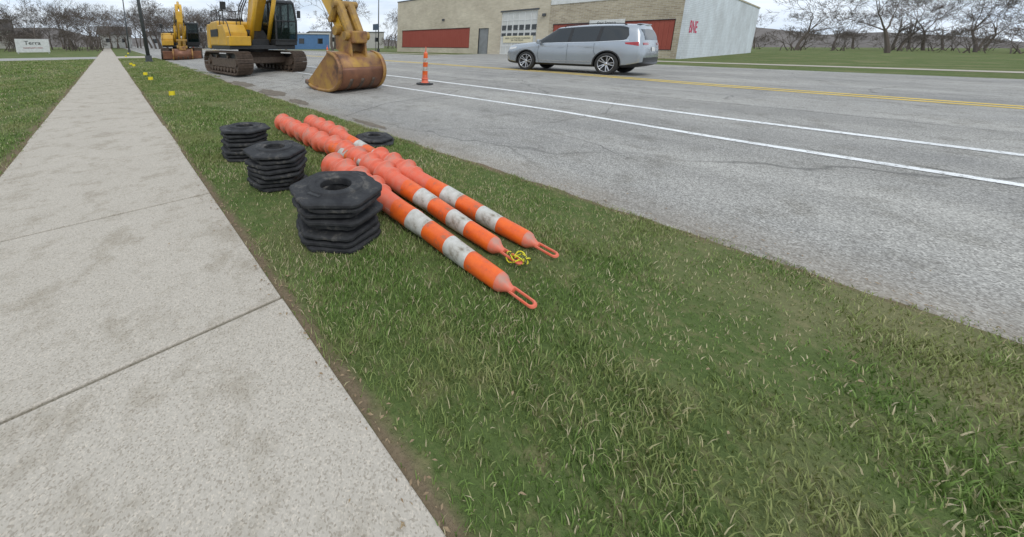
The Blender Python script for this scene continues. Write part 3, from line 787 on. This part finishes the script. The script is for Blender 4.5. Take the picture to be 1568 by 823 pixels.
    tubes('boom_pins',[((bx-.34,P0[0],P0[1]),(bx+.34,P0[0],P0[1]),.10),((bx-.30,P2[0],P2[1]),(bx+.30,P2[0],P2[1]),.10)],K,e,16)
    mid=C[8]; ft=pose.get('cylfoot',(P0[0]-.75,P0[1]-.35))
    cyl=[];rod=[]
    for sx in(-.36,.36):
        cyl.append(((bx+sx,ft[0],ft[1]),(bx+sx,ft[0]+(mid[0]-ft[0])*.55,ft[1]+(mid[1]-ft[1])*.55),.085)); rod.append(((bx+sx,ft[0]+(mid[0]-ft[0])*.5,ft[1]+(mid[1]-ft[1])*.5),(bx+sx,mid[0],mid[1]),.045))
    tubes('boom_cylinders',cyl,Y,e,16,True)
    tubes('boom_foot_bracket',[((bx-.5,ft[0],ft[1]),(bx+.5,ft[0],ft[1]),.09)],K,e,12)
    prism('boom_tower',[(P0[0]-.9,1.1),(P0[0]+.5,1.1),(P0[0]+.2,P0[1]+.2),(P0[0]-.25,P0[1]+.2),(P0[0]-.9,1.35)],bx-.36,bx+.36,K,e,bevel=.02)
    SA,SB=pose['stick']
    L=math.hypot(SB[0]-SA[0],SB[1]-SA[1]); d=((SB[0]-SA[0])/L,(SB[1]-SA[1])/L); nrm=(-d[1],d[0])
    sg=pose.get('side',1)
    def sp(t,o): return (SA[0]+d[0]*t+nrm[0]*o*sg,SA[1]+d[1]*t+nrm[1]*o*sg)
    prism('stick',[sp(-.75,.28),sp(-.75,.05),sp(-.3,-.25),sp(.25,-.30),sp(L+.08,-.12),sp(L+.10,.12),sp(.9,.30),sp(0,.44)],bx-.19,bx+.19,Y,e,bevel=.03)
    c2=C[9]; top=(c2[0],c2[1]+.55); en=sp(-.70,.2)
    md=(top[0]*.45+en[0]*.55,top[1]*.45+en[1]*.55)
    tubes('stick_cylinder',[((bx,top[0],top[1]),(bx,md[0],md[1]),.095)],Y,e,16,True); rod.append(((bx,md[0],md[1]),(bx,en[0],en[1]),.05))
    q0=sp(.15,.50);q1=sp(L*.52,.42);q2=sp(L-.55,.36)
    tubes('bucket_cylinder',[((bx,q0[0],q0[1]),(bx,q1[0],q1[1]),.085)],YD,e,16,True); rod.append(((bx,q1[0],q1[1]),(bx,q2[0],q2[1]),.045))
    tubes('cylinder_rods',rod,M['chrome'],e,14,True)
    path('stick_hose',[(bx-.21,)+sp(-.2,.3),(bx-.23,)+sp(L*.3,.33),(bx-.22,)+sp(L*.6,.22),(bx-.22,)+sp(L*.8,.3)],.02,K,e)
    k0=sp(L-.40,.0); bk=pose['bucket_pin2']
    V=[];F=[]
    for sx in(-.26,.26):
        tubeg((bx+sx,k0[0],k0[1]),(bx+sx,q2[0],q2[1]),.095,.085,10,V,F)
        tubeg((bx+sx*.6,q2[0],q2[1]),(bx+sx*.6,bk[0],bk[1]),.12,.11,10,V,F)
    tubeg((bx-.36,q2[0],q2[1]),(bx+.36,q2[0],q2[1]),.095,.095,14,V,F); tubeg((bx-.36,SB[0],SB[1]),(bx+.36,SB[0],SB[1]),.12,.12,14,V,F)
    tubeg((bx-.36,bk[0],bk[1]),(bx+.36,bk[0],bk[1]),.11,.11,14,V,F); tubeg((bx-.34,k0[0],k0[1]),(bx+.34,k0[0],k0[1]),.09,.09,14,V,F)
    mk('bucket_linkage',V,F,YD,e)
    box('quick_coupler',(bx,(SB[0]+bk[0])/2,(SB[1]+bk[1])/2-.10),(.46,abs(SB[0]-bk[0])+.38,.30),M['bucket'],e,bevel=.04)
    ox,oz=pose['bucket']; sc=pose.get('bsc',1.0); bw=pose.get('bw',1.40)
    ar=[(1.0,.12),(.62,.01),(.10,-.02),(-.40,.02),(-.70,.16),(-.84,.42),(-.80,.70),(-.60,.93),(-.25,1.03)]
    sh=[]
    for i in range(len(ar)-1):
        p0=ar[max(i-1,0)];p1=ar[i];p2=ar[i+1];p3=ar[min(i+2,len(ar)-1)]
        for k in range(4):
            t=k/4; sh.append(tuple(.5*((2*p1[a])+(-p0[a]+p2[a])*t+(2*p0[a]-5*p1[a]+4*p2[a]-p3[a])*t*t+(-p0[a]+3*p1[a]-3*p2[a]+p3[a])*t**3) for a in(0,1)))
    sh.append(ar[-1])
    sh=[(ox+a*sc,oz+b*sc) for a,b in sh]
    n=len(sh); xa,xb=bx-bw/2,bx+bw/2
    def shell(name,x0,x1,mat,i0=0,i1=None,th=.04):
        S_=sh[i0:(i1 or n)]; m=len(S_)
        V=[(x,a,b) for x in(x0,x1) for a,b in S_]; F=[(i,i+1,m+i+1,m+i) for i in range(m-1)]
        o=mk(name,V,F,mat,e,smooth=True); so=o.modifiers.new('s','SOLIDIFY'); so.thickness=th; so.offset=0
        return o
    shell('bucket_shell',xa,xb,M['bucket'] if pose.get('mix') else RU,0,n)
    shell('bucket_belly',xa+.02,xb-.02,RU,8,24,.052)
    for x in(xa,xb):
        V=[(x+sx,a,b) for sx in(-.018,.018) for a,b in sh]
        F=[tuple(range(n)),tuple(range(2*n-1,n-1,-1))]+[(i,(i+1)%n,n+(i+1)%n,n+i) for i in range(n)]
        mk('bucket_side',V,F,M['bucket'],e)
        shell('side_rim',x-.05,x+.05,M['bucket'],0,n,.075)
    for k in(.25,.5,.75):
        xm=xa+(xb-xa)*k; shell('wear_strip',xm-.045,xm+.045,M['rustdk'],4,20,.07)
    prism('cutting_edge',[(sh[0][0]+.06,sh[0][1]-.03),(sh[0][0]+.06,sh[0][1]+.05),(sh[2][0],sh[2][1]+.05),(sh[2][0],sh[2][1]-.03)],xa-.055,xb+.055,M['rustdk'],e,bevel=.008)
    st_=[]
    for k in range(5):
        xx=xa+.1+(bw-.2)*k/4; y0,z0=sh[0]
        st_.append(((xx,y0+.12,z0+.02),(.10,.26,.07)))
    boxes('teeth',st_,RU,e,bevel=.01)
    for xx in(bx-.22,bx+.22):
        prism('bucket_ear',[(ox-.70*sc,oz+.80*sc),(ox-.30*sc,oz+.98*sc),(ox+.10*sc,oz+1.10*sc),(ox+.10*sc,oz+1.40*sc),(ox-.20*sc,oz+1.52*sc),(ox-.60*sc,oz+1.42*sc)],xx-.03,xx+.03,M['bucket'],e,bevel=.01)
    for k in range(3):
        x=bx-.30-.06*k
        path('hose',[(x,P0[0]+.35,1.5),(x-.02,P0[0]+.55,2.0+.1*k),(x-.01,P0[0]+.30,2.55+.08*k),(x+.1,C[4][0]+.35,C[4][1]-.1),(bx-.18,C[6][0],C[6][1]+.38)],.024,K,e)
    return e
OX,OY=5.02,14.95
def L_(y): return y-OY
poseA=dict(bx=.02,boom=((L_(14.95),1.55),(L_(12.6),6.6),(L_(9.75),3.95)),stick=((L_(9.75),3.95),(L_(7.72),1.50)),side=-1,
           bucket_pin2=(L_(7.28),1.36),bucket=(L_(7.75),.02),bw=1.34,bsc=.92,mix=1)
ex=make_excavator((OX,OY,.09),0,poseA,under_rot=.10)
poseB=dict(bx=.0,boom=((-.1,1.6),(-2.6,5.2),(-2.9,2.9)),stick=((-2.9,2.9),(-2.5,1.0)),side=-1,bucket_pin2=(-2.9,.95),bucket=(-2.5,.0),bw=1.3,bsc=.8)
ex2=make_excavator((4.95,33.0,.06),-.12,poseB,under_rot=0)
bl=box('dozer_blade',(0,-2.15,.36),(2.7,.12,.62),M['rust'],ex2,bevel=.03)

# ---------------------------------------------------------------- building
bd=empty('commercial_building')
FX=34.0; ZB=.17
def wallbox(name,x0,x1,y0,y1,z0,z1,mat,bevel=0): return box(name,((x0+x1)/2,(y0+y1)/2,(z0+z1)/2),(x1-x0,y1-y0,z1-z0),mat,bd,bevel)
T=.3; H1=7.05
def facade(y0,y1,z0,z1,ops,mat,name):
    parts=[]; cur=y0
    for ya,yb,za,zb in sorted(ops):
        if ya>cur: parts.append((cur,ya,z0,z1))
        if za>z0: parts.append((ya,yb,z0,za))
        if zb<z1: parts.append((ya,yb,zb,z1))
        cur=yb
    if cur<y1: parts.append((cur,y1,z0,z1))
    boxes(name,[((FX+T/2,(a+b)/2,(c+d)/2),(T,b-a,d-c)) for a,b,c,d in parts],mat,bd)
GA=(18.15,22.05,ZB,4.55); DO=(23.5,24.8,ZB,3.0); RP=(26.0,37.6,.8,3.15)
facade(17.0,38.6,ZB,H1,[GA,DO,RP],M['tanbrick'],'tan_facade')
wallbox('tan_block_body',FX+T+.003,FX+19,17.0,38.6,ZB,H1-.1,M['tanbrick'])
wallbox('coping',FX-.06,FX+.40,16.95,38.66,H1+.002,H1+.12,M['grey'])
RP2=(12.3,16.6,.8,3.1); RP3=(7.75,11.2,.8,3.1); H2=4.85
facade(7.4,16.997,ZB,H2,[RP2,RP3],M['brownbrick'],'brown_facade')
wallbox('brown_block_body',FX+T+.003,FX+31.0,7.42,16.997,ZB,H2-.05,M['brownbrick'])
wallbox('white_fascia',FX-.05,FX+.35,7.46,16.94,H2+.002,H2+.45,M['white'])
wallbox('white_side_wall',FX+.002,FX+32,7.17,7.397,ZB,5.6,M['whitebrick'])
wallbox('side_coping',FX-.03,FX+32.1,7.12,7.45,5.602,5.75,M['tanbrick'])
for (a,b,c,d) in (RP,RP2,RP3):
    wallbox('red_panel',FX+.05,FX+.12,a+.05,b-.05,c+.05,d-.05,M['redpanel'])
    boxes('panel_frame',[((FX+.06,(a+b)/2,c+.03),(.16,b-a,.055)),((FX+.06,(a+b)/2,d-.03),(.16,b-a,.055))],M['trim'],bd)
a,b,c,d=GA
gm=pm('garage_door_paint',(.62,.62,.59),(.54,.54,.51),1.5,.6,kind='world')
wallbox('garage_door',FX+.14,FX+.20,a,b,c,d,gm)
fr=[]; gl=[]
nrow=5; rh=(d-c)/nrow
for i in range(nrow+1): fr.append(((FX+.135,(a+b)/2,min(max(c+i*rh,c+.04),d-.04)),(.05,b-a-.01,.07)))
for k in range(7): fr.append(((FX+.128,a+.04+(b-a-.08)*k/6,(c+d)/2),(.04,.07,d-c-.02)))
boxes('door_rails',fr,M['white'],bd)
for i in(2,3):
    for k in range(6): gl.append(((FX+.115,a+(b-a)*(k+.5)/6,c+(i+.5)*rh-(.12 if i==2 else .3)),(.03,.46,.5 if i==3 else .30)))
boxes('door_windows',gl,M['glass'],bd)
box('door_sign',(FX+.08,(a+b)/2,1.75),(.03,3.2,.70),pm('sign_cream',(.70,.64,.46),(.64,.58,.4),3,.6),bd)
def text(s,loc,size,mat,rot,parent,name='lettering'):
    cu=bpy.data.curves.new(name,'FONT'); cu.body=s; cu.size=size; cu.align_x='CENTER'; cu.align_y='CENTER'; cu.extrude=.004; cu.materials.append(mat); cu.space_line=.9
    o=bpy.data.objects.new(name,cu); COL.objects.link(o); o.location=loc; o.rotation_euler=rot; o.parent=parent; return o
RW=(math.pi/2,0,-math.pi/2)
text('FREE CUSTOMER PARKING\nIN THE REAR',(FX+.058,(a+b)/2,1.74),.23,M['black'],RW,bd)
wallbox('door_trim',FX-.03,FX+.05,a-.12,b+.12,d+.002,d+.14,M['grey'])
a,b,c,d=DO
wallbox('side_door',FX+.12,FX+.18,a,b,c,d,pm('door_grey',(.24,.25,.25),(.2,.2,.2),2,.6)); box('door_knob',(FX+.09,a+.15,1.15),(.06,.06,.06),M['chrome'],bd)
boxes('side_door_frame',[((FX+.08,a+.03,(c+d)/2),(.10,.06,d-c)),((FX+.08,b-.03,(c+d)/2),(.10,.06,d-c))],M['trim'],bd)
ls=box('lease_sign',(FX-.03,12.2,3.0),(.04,2.6,.55),M['white'],bd)
text('for lease',(FX-.056,12.2,3.0),.40,M['black'],RW,bd)
g_=text('BNE',(36.3,7.16,2.5),1.25,pm('pink_spray',(.62,.05,.11),(.55,.06,.13),4,.7),(math.pi/2,0,0),bd,'graffiti')
g_.data.offset=.02
boxes('wall_lamps',[((FX-.08,17.5,4.0),(.16,.3,.25)),((FX-.08,30,4.2),(.16,.3,.25))],M['grey'],bd)

def shed(name,x,y,w,dp,h,mat,rmat,rot=0,pitch=0):
    e=empty(name,(x,y,.15),(0,0,rot))
    box('walls',(0,0,h/2),(w,dp,h),mat,e)
    if pitch:
        V=[(-w/2-.3,-dp/2-.3,h),(w/2+.3,-dp/2-.3,h),(w/2+.3,dp/2+.3,h),(-w/2-.3,dp/2+.3,h),(-w/2-.3,0,h+pitch),(w/2+.3,0,h+pitch)]
        mk('roof',V,[(0,1,5,4),(2,3,4,5),(0,4,3),(1,2,5),(0,3,2,1)],rmat,e)
    else: box('roof',(0,0,h+.1),(w+.3,dp+.3,.2),rmat,e)
    k=max(2,int(w/3.5))
    boxes('windows',[((-w/2+w*(i+.5)/k,-dp/2-.01,h*.55),(1.1,.06,1.1)) for i in range(k)],M['glass'],e)
    return e
blue=pm('blue_siding',(.09,.20,.38),(.08,.17,.33),2,.6); cream=pm('cream_siding',(.48,.46,.42),(.42,.40,.36),2,.7); roofm=pm('shingle',(.10,.09,.085),(.14,.13,.12),3,.9)
shed('blue_shed',33,74,16,10,3.2,blue,M['white'],-.3)
shed('low_shop',54,84,20,12,4.2,cream,roofm,-.4)
shed('distant_house',2.2,135,8,8,4,pm('white_siding',(.60,.60,.58),(.5,.5,.48),2,.7),roofm,0,2.5)
shed('distant_house',-25,130,10,8,4.5,cream,roofm,.1,3)
shed('distant_house',-62,122,11,8,5,pm('grey_siding',(.4,.4,.42),(.36,.36,.38),2,.7),roofm,.2,3)
shed('distant_house',16,112,14,8,3.5,pm('pale_siding',(.6,.6,.6),(.55,.55,.55),2,.7),roofm,-.1,1)
vn=empty('distant_van',(13,80,.18),(0,0,-.2)); prism('body',[(-2.6,.4),(2.6,.4),(2.6,1.1),(1.9,1.3),(1.4,2.1),(-2.6,2.2)],-1,1,M['white'],vn,bevel=.1)
tubes('wheels',[((-1.02,y,.36),(1.02,y,.36),.36) for y in(-1.6,1.7)],M['tire'],vn,20); box('windows',(0,1.2,1.7),(2.02,.9,.5),M['glass'],vn)
V=[];F=[]; n=60
for i in range(n+1):
    a=R(-75)+R(200)*i/n; r=190; hh=5.5+2.5*math.sin(i*.7)+1.5*math.sin(i*1.9)
    V+=[(r*math.sin(a),r*math.cos(a),-.5),((r+30)*math.sin(a),(r+30)*math.cos(a),hh),((r+80)*math.sin(a),(r+80)*math.cos(a),hh*.8)]
for i in range(n):
    for k in(0,1): F.append((3*i+k,3*i+k+1,3*i+4+k,3*i+3+k))
mk('background_hills',V,F,pm('hazy_woods',(.11,.095,.085),(.165,.145,.13),.12,.95,kind='world',bs=.5,bscale=.6),smooth=True)

sg=empty('lawn_sign',(-8.1,64,0),(0,0,.1))
box('panel',(0,0,1.05),(3.3,.12,1.75),M['white'],sg,bevel=.01); boxes('posts',[((-1.5,.15,.6),(.12,.12,1.3)),((1.5,.15,.6),(.12,.12,1.3))],M['white'],sg)
text('Terra',(0,-.08,1.4),.7,M['black'],(math.pi/2,0,0),sg); text('COMMUNITY PARK',(0,-.08,.75),.22,pm('redtext',(.4,.05,.04),None,3),(math.pi/2,0,0),sg)
fp=empty('flag_pole',(-13.2,58,0),(0,.03,0)); tubes('pole',[((0,0,0),(0,0,8.5),.07,.04)],M['white'],fp,10)
V=[(.05+1.7*i/10,.10*math.sin(i*.9),5.6-.25*i/10*2-1.1*j) for j in(0,1) for i in range(11)]
mk('flag',V,[(i,i+1,i+12,i+11) for i in range(10)],pm('flag_blue',(.07,.10,.28),(.5,.5,.55),.9,.7,lo=.5,hi=.55),fp)

def street_pole(x,y,h,r,lean,arm=True):
    e=empty('street_lamp',(x,y,0 if x<3 else .18),(0,lean,0))
    tubes('pole',[((0,0,0),(0,0,h),r,r*.6)],M['grey'],e,16,True)
    boxes('base_plate',[((0,0,.03),(r*4,r*4,.06)),((0,0,.25),(r*3,r*3,.4))],M['grey'],e,bevel=.01)
    if arm:
        path('arm',[(0,0,h-.1),(.8,0,h+.35),(2.0,0,h+.5)],.045,M['grey'],e); box('lamp_head',(2.3,0,h+.48),(.7,.28,.12),M['grey'],e,bevel=.03)
    return e
street_pole(2.28,29.5,9,.13,-.055)
street_pole(30.2,38.2,9,.09,0)
ps=empty('shop_sign',(29.6,38.0,.18)); box('panel',(0,0,3.35),(.12,1.2,.8),pm('sign_blue',(.05,.08,.12),(.06,.09,.12),3,.4),ps); tubes('post',[((0,0,0),(0,0,3.3),.05)],M['grey'],ps,10)
street_pole(2.6,66,9,.11,0)
street_pole(29,70,9,.11,0)

# ---------------------------------------------------------------- trees
def tree_mesh(seed,h,bush=False):
    rr=random.Random(seed); V=[];F=[]
    def grow(p,d,l,r,dep):
        seg=7 if dep<2 else (4 if dep<4 else 3)
        n=3 if dep<2 else 2; q=p.copy(); dd=d.copy(); rad=r
        for i in range(n):
            dd=(dd+Vector((rr.gauss(0,.13),rr.gauss(0,.13),rr.gauss(.03,.06)))).normalized()
            q2=q+dd*(l/n); r2=rad*.84
            tubeg(q,q2,rad,r2,seg,V,F,False); q=q2; rad=r2
        if dep>=6 or rad<.006: return
        k=rr.choice([2,3,3]) if dep>0 else rr.choice([3,4,5])
        if dep>=4: k=rr.choice([3,3,4])
        for i in range(k):
            a=rr.uniform(0,6.28); sp=rr.uniform(.35,.95)
            ax=dd.orthogonal().normalized(); ax.rotate(Matrix.Rotation(a,3,dd)); nd=(dd*math.cos(sp)+ax*math.sin(sp)+Vector((0,0,.10))).normalized()
            grow(q,nd,l*rr.uniform(.62,.86),max(rad*rr.uniform(.5,.72),.013),dep+1)
    if bush:
        for i in range(7):
            a=rr.uniform(0,6.28); grow(Vector((rr.uniform(-1,1),rr.uniform(-1,1),0)),Vector((math.cos(a)*.6,math.sin(a)*.6,1)).normalized(),h*.28,.05,2)
    else: grow(Vector((0,0,0)),Vector((0,0,1)),h*.26,h*.018,0)
    me=bpy.data.meshes.new('tree_mesh'); me.from_pydata([tuple(v) for v in V],[],F); me.materials.append(M['skin_twig'])
    return me
TM=[tree_mesh(10+i,11) for i in range(5)]; TB=[tree_mesh(40+i,4.5,bush=True) for i in range(3)]
def put(me,name,x,y,s,parent=None,z=0):
    o=bpy.data.objects.new(name,me); COL.objects.link(o); o.location=(x,y,z); o.rotation_euler=(0,0,random.uniform(0,6.28)); o.scale=(s*random.uniform(.9,1.2),s*random.uniform(.9,1.2),s*random.uniform(.85,1.1)); o.parent=parent
    return o
tl=empty('tree_line')
for i in range(125):
    u=random.uniform(0,1); a=R(-30)+R(52)*u; r=random.uniform(88,135)
    x_,y_=r*math.sin(a),r*math.cos(a)
    if abs(x_-2-y_*.02)<5 and y_<115: continue
    put(random.choice(TM),'tree',x_,y_,random.uniform(.75,1.25),tl)
for i in range(90):
    a=R(-30)+R(56)*random.random(); r=random.uniform(78,110); x_,y_=r*math.sin(a),r*math.cos(a)
    if -2<x_<14: continue
    put(random.choice(TB),'bush',x_,y_,random.uniform(.7,1.3),tl)
tl2=empty('tree_line')
for i in range(50):
    a=R(24)+R(88)*(random.random()**.6); r=random.uniform(95,150); put(random.choice(TM),'tree',r*math.sin(a),r*math.cos(a),random.uniform(.8,1.2),tl2,.15)
    put(random.choice(TB),'bush',(r-10)*math.sin(a),(r-10)*math.cos(a),random.uniform(.7,1.3),tl2,.15)
for (x_,y_,s) in((30,50,1.25),(27,62,1.1),(-9,74,.95),(-22,70,.8),(40,66,1.2),(-34,72,.9),(6.5,84,.9),(78,-3,1.1)):
    put(random.choice(TM),'bare_tree',x_,y_,s,None,.0)

# ---------------------------------------------------------------- light, sky, camera
w=bpy.data.worlds.new('World'); scene.world=w; w.use_nodes=True; nt=w.node_tree; bg=nt.nodes['Background']
AZ=218; EL=52
sky=N(nt,'ShaderNodeTexSky'); sky.sky_type='NISHITA'; sky.sun_disc=False; sky.sun_elevation=R(EL); sky.sun_rotation=R(AZ); sky.air_density=1.0; sky.dust_density=2.5
tc=N(nt,'ShaderNodeTexCoord'); mp=N(nt,'ShaderNodeMapping'); mp.inputs['Scale'].default_value=(1,1,4.0); nt.links.new(tc.outputs['Generated'],mp.inputs[0])
cf=noise(nt,mp.outputs[0],2.6,4,.6,.3)
cloud=ramp(nt,noise(nt,mp.outputs[0],4.2,4,.6,.2),[(.3,(5.7,6.8,8.3)),(.7,(8.8,9.4,10.0))])
cover=ramp(nt,cf,[(.30,(.72,.72,.72)),(.52,(.96,.96,.96))])
nt.links.new(mixc(nt,cover,sky.outputs[0],cloud),bg.inputs['Color']); bg.inputs['Strength'].default_value=.12
sd=bpy.data.lights.new('sun','SUN'); sd.energy=1.15; sd.angle=R(22); sd.color=(1,.98,.94); so=bpy.data.objects.new('sun',sd); COL.objects.link(so)
az=R(AZ); el=R(EL)
dirv=Vector((math.sin(az)*math.cos(el),math.cos(az)*math.cos(el),math.sin(el)))
so.rotation_euler=dirv.to_track_quat('Z','Y').to_euler()
cd=bpy.data.cameras.new('camera'); cam=bpy.data.objects.new('camera',cd); COL.objects.link(cam); scene.camera=cam
cd.sensor_width=36; cd.lens=530/1568*36; cd.shift_x=(784-558)/1568; cd.shift_y=-(411.5-170)/1568; cd.clip_start=.05; cd.clip_end=3000
cam.location=(0,0,1.25); cam.rotation_euler=(math.pi/2-.1901,0,-.6294)
scene.view_settings.view_transform='Standard'; scene.view_settings.look='None'; scene.view_settings.exposure=0
print('blades',NBL)
